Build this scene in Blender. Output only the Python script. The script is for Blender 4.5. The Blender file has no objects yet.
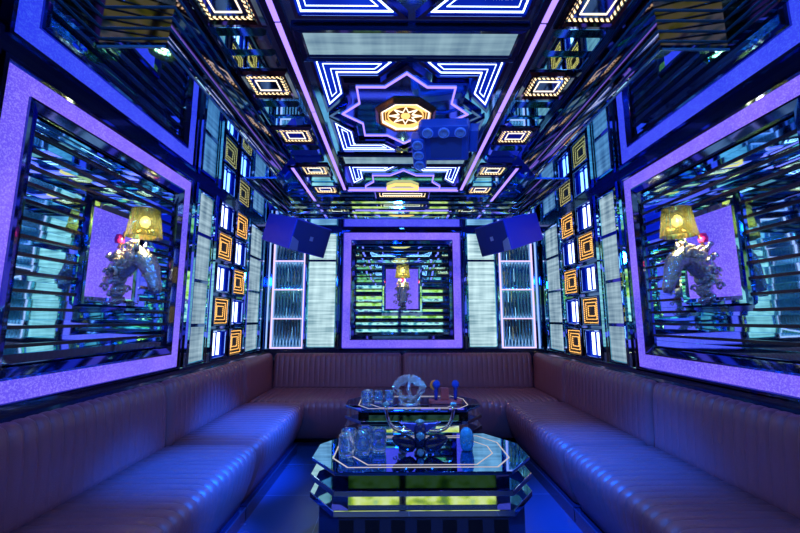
import bpy, math, random
from mathutils import Matrix, Vector
random.seed(7)
S = bpy.context.scene
COL = S.collection
PI = math.pi

# ------------------------------------------------------------------ helpers
def offset_poly(poly, d):
    """inset a counter-clockwise polygon by d with mitred corners"""
    n = len(poly); out = []
    for i in range(n):
        p0, p1, p2 = poly[i-1], poly[i], poly[(i+1) % n]
        def nrm(a, b):
            dx, dy = b[0]-a[0], b[1]-a[1]; l = math.hypot(dx, dy) or 1e-9
            return (-dy/l, dx/l)
        a, b = nrm(p0, p1), nrm(p1, p2)
        k = 1 + a[0]*b[0] + a[1]*b[1]
        k = max(k, .15)
        out.append((p1[0] + d*(a[0]+b[0])/k, p1[1] + d*(a[1]+b[1])/k))
    return out

def rect(x0, x1, z0, z1):
    return [(x0, z0), (x1, z0), (x1, z1), (x0, z1)]

class MB:
    def __init__(s): s.v = []; s.f = []; s.sm = []
    def add(s, vs, fs, smooth=False, M=None):
        b = len(s.v)
        s.v += [tuple(M @ Vector(v)) if M else tuple(v) for v in vs]
        s.f += [tuple(i+b for i in f) for f in fs]; s.sm += [smooth]*len(fs)
        return s
    def box(s, x0, x1, y0, y1, z0, z1, M=None):
        vs = [(x, y, z) for z in (z0, z1) for y in (y0, y1) for x in (x0, x1)]
        return s.add(vs, [(0,2,3,1),(4,5,7,6),(0,1,5,4),(2,6,7,3),(0,4,6,2),(1,3,7,5)], False, M)
    def prism(s, poly, a, b, axis='z', M=None):
        """poly in (x,y) swept along z, or (x,z) swept along y from a to b"""
        n = len(poly)
        if axis == 'z': vs = [(p[0], p[1], a) for p in poly] + [(p[0], p[1], b) for p in poly]
        elif axis == 'y': vs = [(p[0], a, p[1]) for p in poly] + [(p[0], b, p[1]) for p in poly]
        else: vs = [(a, p[0], p[1]) for p in poly] + [(b, p[0], p[1]) for p in poly]
        fs = [tuple(range(n-1, -1, -1)), tuple(range(n, 2*n))]
        fs += [(i, (i+1) % n, n+(i+1) % n, n+i) for i in range(n)]
        return s.add(vs, fs, False, M)
    def sweep(s, poly, prof, axis='y', M=None):
        """mitred moulding: prof = closed list of (inset, out); poly in (x,z), out along -y"""
        n, m = len(poly), len(prof); vs = []
        for ins, out in prof:
            for p in offset_poly(poly, ins):
                vs.append((p[0], -out, p[1]) if axis == 'y' else (p[0], p[1], out))
        fs = []
        for j in range(m):
            k = (j+1) % m
            for i in range(n):
                q = (i+1) % n
                fs.append((j*n+i, j*n+q, k*n+q, k*n+i))
        return s.add(vs, fs, False, M)
    def ring(s, poly, w, o0, o1, axis='y', M=None):
        return s.sweep(poly, [(0, o0), (0, o1), (w, o1), (w, o0)], axis, M)
    def tube(s, pts, rad, n=8, M=None, flat=1.0, cap=True):
        pts = [Vector(p) for p in pts]; k = len(pts)
        if not isinstance(rad, (list, tuple)): rad = [rad]*k
        vs, fs = [], []; up = Vector((0.123, 0.31, 0.94)).normalized()
        for i, p in enumerate(pts):
            t = (pts[min(i+1, k-1)] - pts[max(i-1, 0)]).normalized()
            a = t.cross(up)
            if a.length < .05: a = t.cross(Vector((1, .1, 0)))
            a.normalize(); b = a.cross(t).normalized(); up = b
            for j in range(n):
                g = 2*PI*j/n
                vs.append(p + a*(math.cos(g)*rad[i]*flat) + b*(math.sin(g)*rad[i]))
        for i in range(k-1):
            for j in range(n):
                q = (j+1) % n
                fs.append((i*n+j, i*n+q, (i+1)*n+q, (i+1)*n+j))
        if cap:
            fs.append(tuple(range(n-1, -1, -1))); fs.append(tuple((k-1)*n+j for j in range(n)))
        return s.add(vs, fs, True, M)
    def lathe(s, prof, n=24, M=None, smooth=True):
        vs, fs = [], []; k = len(prof)
        for r, z in prof:
            for j in range(n):
                g = 2*PI*j/n; vs.append((r*math.cos(g), r*math.sin(g), z))
        for i in range(k-1):
            for j in range(n):
                q = (j+1) % n
                fs.append((i*n+j, i*n+q, (i+1)*n+q, (i+1)*n+j))
        if prof[0][0] > 1e-6: fs.append(tuple(range(n-1, -1, -1)))
        if prof[-1][0] > 1e-6: fs.append(tuple((k-1)*n+j for j in range(n)))
        return s.add(vs, fs, smooth, M)
    def ball(s, c, r, sc=(1, 1, 1), n=12, m=8, M=None):
        vs, fs = [], []
        for i in range(m+1):
            t = PI*i/m
            for j in range(n):
                g = 2*PI*j/n
                vs.append((c[0]+r*sc[0]*math.sin(t)*math.cos(g), c[1]+r*sc[1]*math.sin(t)*math.sin(g), c[2]-r*sc[2]*math.cos(t)))
        for i in range(m):
            for j in range(n):
                q = (j+1) % n; fs.append((i*n+j, i*n+q, (i+1)*n+q, (i+1)*n+j))
        return s.add(vs, fs, True, M)

def link(name, me, parent=None):
    o = bpy.data.objects.new(name, me); COL.objects.link(o)
    if parent: o.parent = parent
    return o

def obj(name, mb, mat, parent=None, bevel=0, loc=None, subd=0):
    me = bpy.data.meshes.new(name); me.from_pydata(mb.v, [], mb.f); me.validate()
    if len(me.polygons) == len(mb.sm): me.polygons.foreach_set('use_smooth', mb.sm)
    import bmesh
    bm = bmesh.new(); bm.from_mesh(me); bmesh.ops.remove_doubles(bm, verts=bm.verts, dist=1e-6)
    bmesh.ops.recalc_face_normals(bm, faces=bm.faces); bm.to_mesh(me); bm.free()
    me.materials.append(mat)
    o = link(name, me, parent)
    if bevel:
        m = o.modifiers.new('bevel', 'BEVEL'); m.width = bevel; m.segments = 2; m.limit_method = 'ANGLE'
    if subd:
        m = o.modifiers.new('smooth', 'SUBSURF'); m.levels = subd; m.render_levels = subd
    if loc: o.location = loc
    return o

def tag(o, label, cat, group=None):
    o['label'] = label; o['category'] = cat
    if group: o['group'] = group
    return o
def thing(name, label, cat, loc=(0,0,0), rot=(0,0,0), group=None):
    o = bpy.data.objects.new(name, None); COL.objects.link(o); o.empty_display_size = .1
    o.location = loc; o.rotation_euler = rot
    return tag(o, label, cat, group)
def struct(name, mb, mat, parent=None, bevel=0):
    o = obj(name, mb, mat, parent, bevel)
    if not parent: o['kind'] = 'structure'
    return o
def dup(root, label=None, loc=None, rot=None, group=None):
    r = root.copy(); COL.objects.link(r)
    for ch in root.children:
        c = ch.copy(); COL.objects.link(c); c.parent = r
        for g in ch.children:
            d = g.copy(); COL.objects.link(d); d.parent = c
    if label: r['label'] = label
    if group: r['group'] = group
    if loc is not None: r.location = loc
    if rot is not None: r.rotation_euler = rot
    return r

# ------------------------------------------------------------------ materials
def newmat(name):
    m = bpy.data.materials.new(name); m.use_nodes = True
    nt = m.node_tree; nt.nodes.clear()
    out = nt.nodes.new('ShaderNodeOutputMaterial')
    return m, nt, out
def N(nt, t, **kw):
    n = nt.nodes.new(t)
    for k, v in kw.items():
        if k in n.inputs: n.inputs[k].default_value = v
        else: setattr(n, k, v)
    return n
def c4(c): return (c[0], c[1], c[2], 1)

def pbr(name, col, rough=.4, metal=0, bump=0, bscale=60, trans=0, ior=1.45, var=0, vscale=8, coat=0, stretch=None, spec=.5):
    m, nt, out = newmat(name)
    p = N(nt, 'ShaderNodeBsdfPrincipled')
    p.inputs['Base Color'].default_value = c4(col); p.inputs['Roughness'].default_value = rough
    p.inputs['Metallic'].default_value = metal; p.inputs['IOR'].default_value = ior
    p.inputs['Transmission Weight'].default_value = trans; p.inputs['Coat Weight'].default_value = coat
    p.inputs['Specular IOR Level'].default_value = spec
    tc = N(nt, 'ShaderNodeTexCoord'); vec = tc.outputs['Object']
    if stretch:
        mp = N(nt, 'ShaderNodeMapping'); mp.inputs['Scale'].default_value = stretch
        nt.links.new(vec, mp.inputs[0]); vec = mp.outputs[0]
    if bump:
        nz = N(nt, 'ShaderNodeTexNoise', Scale=bscale, Detail=2.0); nt.links.new(vec, nz.inputs['Vector'])
        b = N(nt, 'ShaderNodeBump', Strength=bump, Distance=.01)
        nt.links.new(nz.outputs[0], b.inputs['Height']); nt.links.new(b.outputs[0], p.inputs['Normal'])
    if var:
        nz = N(nt, 'ShaderNodeTexNoise', Scale=vscale, Detail=4.0); nt.links.new(vec, nz.inputs['Vector'])
        mx = N(nt, 'ShaderNodeMix', data_type='RGBA')
        mx.inputs[6].default_value = c4([x*(1-var) for x in col]); mx.inputs[7].default_value = c4([min(1, x*(1+var)) for x in col])
        nt.links.new(nz.outputs[0], mx.inputs[0]); nt.links.new(mx.outputs[2], p.inputs['Base Color'])
    nt.links.new(p.outputs[0], out.inputs[0]); return m

def mirror(name, tint, rough=.03, bump=0, bscale=4, stretch=None):
    return pbr(name, tint, rough, 1.0, bump, bscale, stretch=stretch)

def emit(name, col, st=1.0, col2=None, scale=60, detail=4.0, stretch=None, ramp=(.35, .65)):
    m, nt, out = newmat(name)
    e = N(nt, 'ShaderNodeEmission'); e.inputs[0].default_value = c4(col); e.inputs[1].default_value = st
    if col2:
        tc = N(nt, 'ShaderNodeTexCoord'); mp = N(nt, 'ShaderNodeMapping')
        if stretch: mp.inputs['Scale'].default_value = stretch
        nt.links.new(tc.outputs['Object'], mp.inputs[0])
        nz = N(nt, 'ShaderNodeTexNoise', Scale=scale, Detail=detail); nt.links.new(mp.outputs[0], nz.inputs['Vector'])
        r = N(nt, 'ShaderNodeValToRGB')
        r.color_ramp.elements[0].position = ramp[0]; r.color_ramp.elements[1].position = ramp[1]
        r.color_ramp.elements[0].color = c4(col); r.color_ramp.elements[1].color = c4(col2)
        nt.links.new(nz.outputs[0], r.inputs[0]); nt.links.new(r.outputs[0], e.inputs[0])
    nt.links.new(e.outputs[0], out.inputs[0]); return m

def glitter(name):
    """back-lit glitter sheet: fine sparkle over soft purple patches"""
    m, nt, out = newmat(name)
    tc = N(nt, 'ShaderNodeTexCoord')
    n1 = N(nt, 'ShaderNodeTexNoise', Scale=1.6, Detail=3.0); n2 = N(nt, 'ShaderNodeTexNoise', Scale=150.0, Detail=2.0)
    for n in (n1, n2): nt.links.new(tc.outputs['Object'], n.inputs['Vector'])
    r1 = N(nt, 'ShaderNodeValToRGB'); r1.color_ramp.elements[0].position = .35; r1.color_ramp.elements[1].position = .68
    r1.color_ramp.elements[0].color = (.10, .07, .86, 1); r1.color_ramp.elements[1].color = (.25, .145, 1.0, 1)
    nt.links.new(n1.outputs[0], r1.inputs[0])
    r2 = N(nt, 'ShaderNodeValToRGB'); r2.color_ramp.elements[0].position = .45; r2.color_ramp.elements[1].position = .75
    r2.color_ramp.elements[0].color = (0, 0, 0, 1); r2.color_ramp.elements[1].color = (.16, .16, .12, 1)
    nt.links.new(n2.outputs[0], r2.inputs[0])
    a = N(nt, 'ShaderNodeMix', data_type='RGBA', blend_type='ADD'); a.inputs[0].default_value = 1
    nt.links.new(r1.outputs[0], a.inputs[6]); nt.links.new(r2.outputs[0], a.inputs[7])
    e = N(nt, 'ShaderNodeEmission'); e.inputs[1].default_value = .88
    nt.links.new(a.outputs[2], e.inputs[0]); nt.links.new(e.outputs[0], out.inputs[0]); return m

def weave(name, c1, c2, st, kz=22, kx=55):
    """back-lit woven screen: fine cross threads, soft bands"""
    m, nt, out = newmat(name)
    tc = N(nt, 'ShaderNodeTexCoord')
    def noise(sc, stretch):
        mp = N(nt, 'ShaderNodeMapping'); mp.inputs['Scale'].default_value = stretch
        nt.links.new(tc.outputs['Object'], mp.inputs[0])
        n = N(nt, 'ShaderNodeTexNoise', Scale=sc, Detail=3.0); nt.links.new(mp.outputs[0], n.inputs['Vector']); return n
    a = noise(1.0, (1.5, 1, kz)); b = noise(1.0, (kx, 1, 1.0))
    ad = N(nt, 'ShaderNodeMath', operation='ADD'); nt.links.new(a.outputs[0], ad.inputs[0]); nt.links.new(b.outputs[0], ad.inputs[1])
    r = N(nt, 'ShaderNodeValToRGB'); r.color_ramp.elements[0].position = .38; r.color_ramp.elements[1].position = .60
    r.color_ramp.elements[0].color = c4(c1); r.color_ramp.elements[1].color = c4(c2)
    h = N(nt, 'ShaderNodeMath', operation='MULTIPLY'); h.inputs[1].default_value = .5
    nt.links.new(ad.outputs[0], h.inputs[0]); nt.links.new(h.outputs[0], r.inputs[0])
    e = N(nt, 'ShaderNodeEmission'); e.inputs[1].default_value = st
    nt.links.new(r.outputs[0], e.inputs[0]); nt.links.new(e.outputs[0], out.inputs[0]); return m

def dots(name, col, st, pitch, duty=.55):
    """LED dot line: lit dots at a fixed pitch along x or z"""
    m, nt, out = newmat(name)
    tc = N(nt, 'ShaderNodeTexCoord'); sp = N(nt, 'ShaderNodeSeparateXYZ'); nt.links.new(tc.outputs['Object'], sp.inputs[0])
    ad = N(nt, 'ShaderNodeMath', operation='ADD'); nt.links.new(sp.outputs[0], ad.inputs[0]); nt.links.new(sp.outputs[2], ad.inputs[1])
    mu = N(nt, 'ShaderNodeMath', operation='MULTIPLY'); mu.inputs[1].default_value = 1/pitch; nt.links.new(ad.outputs[0], mu.inputs[0])
    fr = N(nt, 'ShaderNodeMath', operation='FRACT'); nt.links.new(mu.outputs[0], fr.inputs[0])
    lt = N(nt, 'ShaderNodeMath', operation='LESS_THAN'); lt.inputs[1].default_value = duty; nt.links.new(fr.outputs[0], lt.inputs[0])
    ma = N(nt, 'ShaderNodeMath', operation='MULTIPLY_ADD'); ma.inputs[1].default_value = st; ma.inputs[2].default_value = .03
    nt.links.new(lt.outputs[0], ma.inputs[0])
    e = N(nt, 'ShaderNodeEmission'); e.inputs[0].default_value = c4(col); nt.links.new(ma.outputs[0], e.inputs[1])
    nt.links.new(e.outputs[0], out.inputs[0]); return m

M = {}
M['mirror'] = mirror('blue_tinted_mirror', (.38, .78, .90), .02)
M['bar'] = pbr('smoked_slat_bar', (.020, .012, .022), .18, .2)
M['rod'] = mirror('teal_mirror_rod', (.24, .62, .68), .05)
M['slat'] = mirror('bevelled_mirror_strip', (.40, .84, .98), .025, .012, 6)
M['dark_mirror'] = mirror('smoked_dark_mirror', (.13, .20, .42), .05)
M['soffit'] = mirror('wavy_soffit_mirror', (.15, .46, .92), .02, .075, 3.0)
M['ceil'] = mirror('deep_blue_ceiling_mirror', (.20, .56, .92), .06, .03, 3)
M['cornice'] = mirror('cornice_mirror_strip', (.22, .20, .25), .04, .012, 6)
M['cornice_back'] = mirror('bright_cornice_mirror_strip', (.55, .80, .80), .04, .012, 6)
M['edge'] = pbr('polished_glass_edge', (.05, .22, .32), .25, .3)  # teal base colour stands in for the bright reflection along the edges
M['rail'] = pbr('navy_gloss_lacquer', (.006, .010, .035), .12, 0, .05, 5, coat=.5)
M['purple'] = glitter('purple_glitter_light')
M['neon'] = emit('lilac_neon', (.32, .20, 1.0), 1.7)
M['neon_pink'] = emit('pink_white_neon', (.74, .56, 1.0), 1.15)
M['white'] = emit('cold_white_light', (.55, .70, 1.0), 3.2)
M['blue_box'] = emit('blue_backlit_acrylic', (.002, .012, .30), 1.0, (.004, .03, .55), 3, 2)
M['amber'] = dots('amber_led_dots', (1.0, .50, .13), 2.0, .02, .60)
M['amber_solid'] = emit('amber_led_line', (1.0, .52, .16), 1.5)
M['warm_dots'] = dots('warm_white_led_dots', (1.0, .70, .36), 2.0, .026, .50)
M['warm_line'] = emit('warm_white_led_line', (1.0, .80, .58), 1.7)
M['weave'] = weave('backlit_woven_screen', (.10, .18, .27), (.38, .54, .64), .92, 26, 13)
M['weave_back'] = weave('bright_backlit_woven_screen', (.14, .27, .34), (.62, .86, .92), 1.0, 30, 5)
M['weave_top'] = weave('ceiling_backlit_screen', (.09, .17, .26), (.24, .38, .46), 1.0, 30, 9)
M['leather'] = pbr('burgundy_leather', (.19, .060, .072), .30, 0, .25, 220, var=.18, vscale=5, spec=.55)
M['piping'] = pbr('dark_leather_seam', (.04, .015, .02), .5)
M['black'] = pbr('blue_lit_black_paint', (.010, .022, .20), .45, bump=.15, bscale=300)  # blue room light on black paint put into the base colour
M['grille'] = pbr('speaker_grille_cloth', (.004, .010, .045), .7, bump=.3, bscale=500)
M['badge'] = pbr('grey_metal_badge', (.25, .32, .4), .3, .8)
M['metal'] = pbr('blue_black_metal', (.035, .12, .50), .35, .2)
M['silver'] = pbr('antique_silver', (.48, .54, .54), .24, 1.0, .9, 75)
M['mane'] = pbr('lamplit_brushed_silver', (.74, .64, .44), .42, .65, 1.0, 90)  # gold lamplight on the silver mane put into the base colour
M['shiny_silver'] = pbr('polished_silver', (.72, .78, .78), .14, 1.0, .8, 70)
M['gold'] = pbr('gold_metal', (.9, .6, .25), .2, 1.0)
M['table'] = mirror('black_glass_table_top', (.10, .36, .74), .02)
M['core'] = mirror('clear_core_mirror', (.85, .88, .85), .03)
M['dark_core'] = mirror('blackened_core_mirror', (.02, .05, .055), .04)
M['tier'] = mirror('smoked_tier_mirror', (.58, .74, .80), .04)
M['tbase'] = pbr('navy_painted_table_base', (.012, .022, .06), .25, 0, coat=.3)
M['slot'] = pbr('black_recess', (.002, .003, .008), .5)
M['inlay'] = emit('champagne_lit_inlay', (.95, .85, .92), .50)
M['glass'] = pbr('clear_glass', (.60, .86, 1.0), .02, 0, trans=.955, ior=1.45)
M['wood'] = pbr('red_brown_lacquer', (.38, .06, .045), .3, 0, var=.3, vscale=12)
M['foam_blue'] = pbr('blue_foam', (.01, .06, .35), .9, bump=.6, bscale=300)
M['orange'] = pbr('orange_plastic', (1.0, .26, .03), .4)
M['magenta'] = pbr('magenta_gloss', (.55, .02, .18), .25)
M['gem'] = pbr('pale_teal_crystal', (.18, .42, .42), .15, .5, .9, 140, var=.6, vscale=90)
M['navy_gloss'] = pbr('navy_gloss_enamel', (.008, .014, .055), .12, .3, coat=.6)
M['bulb'] = emit('warm_bulb', (1.0, .78, .45), 60.0)
M['lens_rim'] = pbr('pale_blue_lens_rim', (.25, .48, .95), .4)
M['lens'] = pbr('clear_lens', (.35, .55, .8), .08, .5)
M['chrome'] = mirror('chrome', (.8, .84, .9), .08)

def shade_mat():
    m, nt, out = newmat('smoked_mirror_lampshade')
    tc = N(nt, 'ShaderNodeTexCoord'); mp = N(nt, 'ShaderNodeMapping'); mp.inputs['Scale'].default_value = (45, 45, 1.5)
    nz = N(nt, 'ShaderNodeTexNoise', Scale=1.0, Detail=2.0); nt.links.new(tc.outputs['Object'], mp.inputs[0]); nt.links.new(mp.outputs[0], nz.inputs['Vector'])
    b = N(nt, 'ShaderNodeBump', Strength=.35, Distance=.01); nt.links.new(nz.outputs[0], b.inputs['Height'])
    rp = N(nt, 'ShaderNodeValToRGB'); el = rp.color_ramp.elements  # vertical streaks of reflected colour put into the gloss tint
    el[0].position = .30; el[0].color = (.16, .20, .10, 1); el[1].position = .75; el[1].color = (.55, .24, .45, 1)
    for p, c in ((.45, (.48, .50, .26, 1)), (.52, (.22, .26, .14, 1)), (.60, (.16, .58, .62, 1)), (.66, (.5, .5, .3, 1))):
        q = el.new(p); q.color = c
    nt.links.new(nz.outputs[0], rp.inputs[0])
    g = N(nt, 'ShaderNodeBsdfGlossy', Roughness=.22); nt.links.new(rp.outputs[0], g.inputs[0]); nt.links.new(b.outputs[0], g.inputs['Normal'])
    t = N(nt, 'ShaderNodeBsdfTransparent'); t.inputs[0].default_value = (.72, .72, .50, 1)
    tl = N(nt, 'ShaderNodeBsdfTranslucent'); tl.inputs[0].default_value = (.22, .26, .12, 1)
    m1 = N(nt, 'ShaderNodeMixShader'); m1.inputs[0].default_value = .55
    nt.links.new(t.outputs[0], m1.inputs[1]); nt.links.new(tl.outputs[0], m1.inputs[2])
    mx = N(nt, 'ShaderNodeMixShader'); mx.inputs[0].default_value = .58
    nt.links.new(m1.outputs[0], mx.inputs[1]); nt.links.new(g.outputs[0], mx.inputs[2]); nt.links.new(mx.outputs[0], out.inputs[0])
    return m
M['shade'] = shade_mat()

def tile_mat():
    m, nt, out = newmat('dark_glossy_floor_tile')
    tc = N(nt, 'ShaderNodeTexCoord'); br = N(nt, 'ShaderNodeTexBrick')
    br.offset = 0; br.inputs['Scale'].default_value = 1.0; br.inputs['Brick Width'].default_value = .6; br.inputs['Row Height'].default_value = .6
    br.inputs['Mortar Size'].default_value = .003; br.inputs['Color1'].default_value = (.022, .045, .12, 1)
    br.inputs['Color2'].default_value = (.025, .05, .13, 1); br.inputs['Mortar'].default_value = (.06, .12, .26, 1)
    nt.links.new(tc.outputs['Object'], br.inputs['Vector'])
    nz = N(nt, 'ShaderNodeTexNoise', Scale=1.5, Detail=4.0); nt.links.new(tc.outputs['Object'], nz.inputs['Vector'])
    p = N(nt, 'ShaderNodeBsdfPrincipled'); p.inputs['Roughness'].default_value = .22
    rr = N(nt, 'ShaderNodeMapRange'); rr.inputs[3].default_value = .16; rr.inputs[4].default_value = .34
    nt.links.new(nz.outputs[0], rr.inputs[0]); nt.links.new(rr.outputs[0], p.inputs['Roughness'])
    nt.links.new(br.outputs[0], p.inputs['Base Color']); nt.links.new(p.outputs[0], out.inputs[0]); return m
M['tile'] = tile_mat()

def tv_mat():
    """the music-video picture on the rear screens: yellow-green meadow blocks with red and teal spots"""
    m, nt, out = newmat('lit_television_picture')
    tc = N(nt, 'ShaderNodeTexCoord'); nz = N(nt, 'ShaderNodeTexNoise', Scale=1.0, Detail=3.0); mp = N(nt, 'ShaderNodeMapping'); mp.inputs['Scale'].default_value = (3.5, 1, 9)
    nt.links.new(tc.outputs['Object'], mp.inputs[0]); nt.links.new(mp.outputs[0], nz.inputs['Vector'])
    r = N(nt, 'ShaderNodeValToRGB'); els = r.color_ramp.elements
    els[0].position = .25; els[0].color = (.02, .10, .10, 1); els[1].position = .78; els[1].color = (.75, .08, .04, 1)
    for p, c in ((.38, (.22, .36, .05, 1)), (.45, (.72, .80, .06, 1)), (.52, (1.0, 1.0, .50, 1)), (.60, (.85, .86, .12, 1)), (.68, (.20, .50, .40, 1))):
        e = els.new(p); e.color = c
    nt.links.new(nz.outputs[0], r.inputs[0])
    r2 = N(nt, 'ShaderNodeValToRGB'); el = r2.color_ramp.elements
    el[0].position = .36; el[0].color = (.01, .05, .12, 1); el[1].position = .72; el[1].color = (.45, .12, .40, 1)
    for p, c in ((.44, (.05, .30, .40, 1)), (.50, (.85, 1.0, .85, 1)), (.58, (.95, 1.0, .90, 1)), (.62, (.03, .12, .25, 1))):
        q = el.new(p); q.color = c
    nt.links.new(nz.outputs[0], r2.inputs[0])
    sp = N(nt, 'ShaderNodeSeparateXYZ'); nt.links.new(tc.outputs['Object'], sp.inputs[0])
    gt = N(nt, 'ShaderNodeMath', operation='GREATER_THAN'); gt.inputs[1].default_value = .50; nt.links.new(sp.outputs[2], gt.inputs[0])
    mx = N(nt, 'ShaderNodeMix', data_type='RGBA'); nt.links.new(gt.outputs[0], mx.inputs[0])
    nt.links.new(r2.outputs[0], mx.inputs[6]); nt.links.new(r.outputs[0], mx.inputs[7])
    e = N(nt, 'ShaderNodeEmission'); e.inputs[1].default_value = 1.0
    nt.links.new(mx.outputs[2], e.inputs[0]); nt.links.new(e.outputs[0], out.inputs[0]); return m
M['tv'] = tv_mat()

# ------------------------------------------------------------------ room shell (metres; x right, y into the room)
XW, YB, YR, ZS, ZC = 1.81, 4.90, -1.70, 2.48, 2.70
struct('floor', MB().box(-XW, XW, YR, YB, -.05, 0), M['tile'])
struct('wall_left', MB().box(-XW-.1, -XW, YR, YB, 0, ZC+.1), M['dark_mirror'])
struct('wall_right', MB().box(XW, XW+.1, YR, YB, 0, ZC+.1), M['dark_mirror'])
struct('wall_back', MB().box(-XW-.1, XW+.1, YB, YB+.1, 0, ZC+.1), M['dark_mirror'])
struct('wall_rear', MB().box(-XW-.1, XW+.1, YR-.1, YR, 0, ZC+.1), M['dark_mirror'])
struct('ceiling', MB().box(-XW-.1, XW+.1, YR-.1, YB+.1, ZC, ZC+.1), M['ceil'])

# stepped mirror cornice: soffit board plus rows of bevelled strips climbing to the ceiling
NST = 6; SH = (ZC-ZS)/NST; STP = .016
def strip_rows(name, path, parent, NST=6, mat=None):
    """path: list of (x,y) along the foot of the face, room on the left-hand side; strips step out 16 mm a row"""
    SH = (ZC-ZS)/NST; STP = .096/NST; SLP = .22 if NST == 4 else .62
    for k in range(NST):
        mb = MB(); off = STP*k
        pts = []
        n = len(path)
        for i, p in enumerate(path):
            d = []
            if i > 0: d.append((Vector(path[i])-Vector(path[i-1])).normalized())
            if i < n-1: d.append((Vector(path[i+1])-Vector(path[i])).normalized())
            nr = [Vector((-e.y, e.x)) for e in d]
            if len(nr) == 1: o = nr[0]
            else: o = (nr[0]+nr[1])/(1+nr[0].dot(nr[1]))
            pts.append((Vector(p), o))
        z0 = ZS+SH*k; z1 = z0+SH; zk = z0+SH*.48 if NST == 4 else z1-.0045
        ch = .009
        prof = [(off-.03, z0+.004), (off+.001, z0+.004), (off+STP*SLP, zk), (off+STP*SLP, z1-.004), (off+STP*SLP-.004, z1-.0005), (off-.03, z1-.0005)]
        eprof = [(off-.01, z0+.0005), (off+.003, z0+.0005), (off+.003, z0+.0026), (off-.01, z0+.0026)]
        ev = []
        for p, o in pts:
            for u, z in eprof: q = p + o*u; ev.append((q.x, q.y, z))
        ef = [(i*4+j, i*4+(j+1) % 4, (i+1)*4+(j+1) % 4, (i+1)*4+j) for i in range(n-1) for j in range(4)]
        m = len(prof); vs = []
        for p, o in pts:
            for u, z in prof: q = p + o*u; vs.append((q.x, q.y, z))
        fs = [(i*m+j, i*m+(j+1) % m, (i+1)*m+(j+1) % m, (i+1)*m+j) for i in range(n-1) for j in range(m)]
        fs += [tuple(range(m)), tuple((n-1)*m+j for j in range(m))]
        mb.add(vs, fs); so = obj(name, mb, mat or M['cornice'], parent)
        obj('glass_edge', MB().add(ev, ef), M['edge'], so)
XN, XB, YB0, YB1, YC = 1.385, 1.085, 1.49, 3.02, 4.31
inner = []
def cornice_side(s, idx):
    poly = [(XW, YR), (XN, YR), (XN, YB0), (XB, YB0), (XB, YB1), (XN, YB1), (XN, YC), (XW, YC)]
    mb = MB().prism([(s*x, y) for x, y in poly], ZS, ZS+.02)
    o = struct('trim_%d' % idx, mb, M['soffit'])
    inset = [(XN+.012, YR), (XN+.012, YB0+.012), (XB+.012, YB0+.012), (XB+.012, YB1-.012), (XN+.012, YB1-.012), (XN+.012, YC)]
    path = [(s*x, y) for x, y in inset]
    if s > 0: pass
    else: path = path[::-1]
    strip_rows('mirror_strip', path, o)
    e = MB()
    for a, b in (((XN, YB0), (XB, YB0)), ((XB, YB0), (XB, YB1)), ((XN, YB1), (XN, YC)), ((XB, YB1), (XN, YB1))):
        x0, x1 = sorted((s*a[0], s*b[0])); y0, y1 = sorted((a[1], b[1]))
        e.box(x0-.004, x1+.004, y0-.004, y1+.004, ZS-.006, ZS+.004)
    obj('glass_edge', e, M['edge'], o)
cornice_side(-1, 1); cornice_side(1, 2)
o = struct('trim_3', MB().box(-XW, XW, YC, YB, ZS, ZS+.02), M['soffit'])
strip_rows('mirror_strip', [(XW, YC+.012), (-XW, YC+.012)], o, 4, M['cornice_back'])
obj('glass_edge', MB().box(-XN, XN, YC-.004, YC+.004, ZS-.006, ZS+.004), M['edge'], o)

# ledges above the sofa backs, top fillets under the soffit
def ledge(idx, horizontal, s):
    mb = MB()
    prof = [(0, .76), (.10, .76), (.10, .80), (.075, .83), (.075, .87), (.06, .885), (.06, .925), (0, .925)]
    if horizontal:
        vs = [(x, YB-u, z) for x in (-XW, XW) for u, z in prof]
    else:
        vs = [(s*(XW-u), y, z) for y in (YR, YB) for u, z in prof]
    m = len(prof); fs = [tuple(range(m)), tuple(range(m, 2*m))] + [(j, (j+1) % m, m+(j+1) % m, m+j) for j in range(m)]
    struct('trim_%d' % idx, mb.add(vs, fs), M['rail'])
    mb = MB()
    if horizontal: mb.box(-XW, XW, YB-.05, YB, 2.44, ZS)
    else: mb.box(min(s*XW, s*(XW-.05)), max(s*XW, s*(XW-.05)), YR, YB, 2.415 if not horizontal else 2.44, ZS)
    struct('trim_%d' % (idx+3), mb, M['rail'])
ledge(4, False, -1); ledge(5, False, 1); ledge(6, True, 0)

# ------------------------------------------------------------------ wall things, modelled facing -y, out = -y
ROT = {'L': (0, 0, PI/2), 'R': (0, 0, -PI/2), 'B': (0, 0, 0), 'T': (0, 0, PI)}
def wpos(w, u, z):
    if w == 'L': return (-XW, u, z)
    if w == 'R': return (XW, u, z)
    if w == 'B': return (u, YB, z)
    return (u, YR, z)

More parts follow.
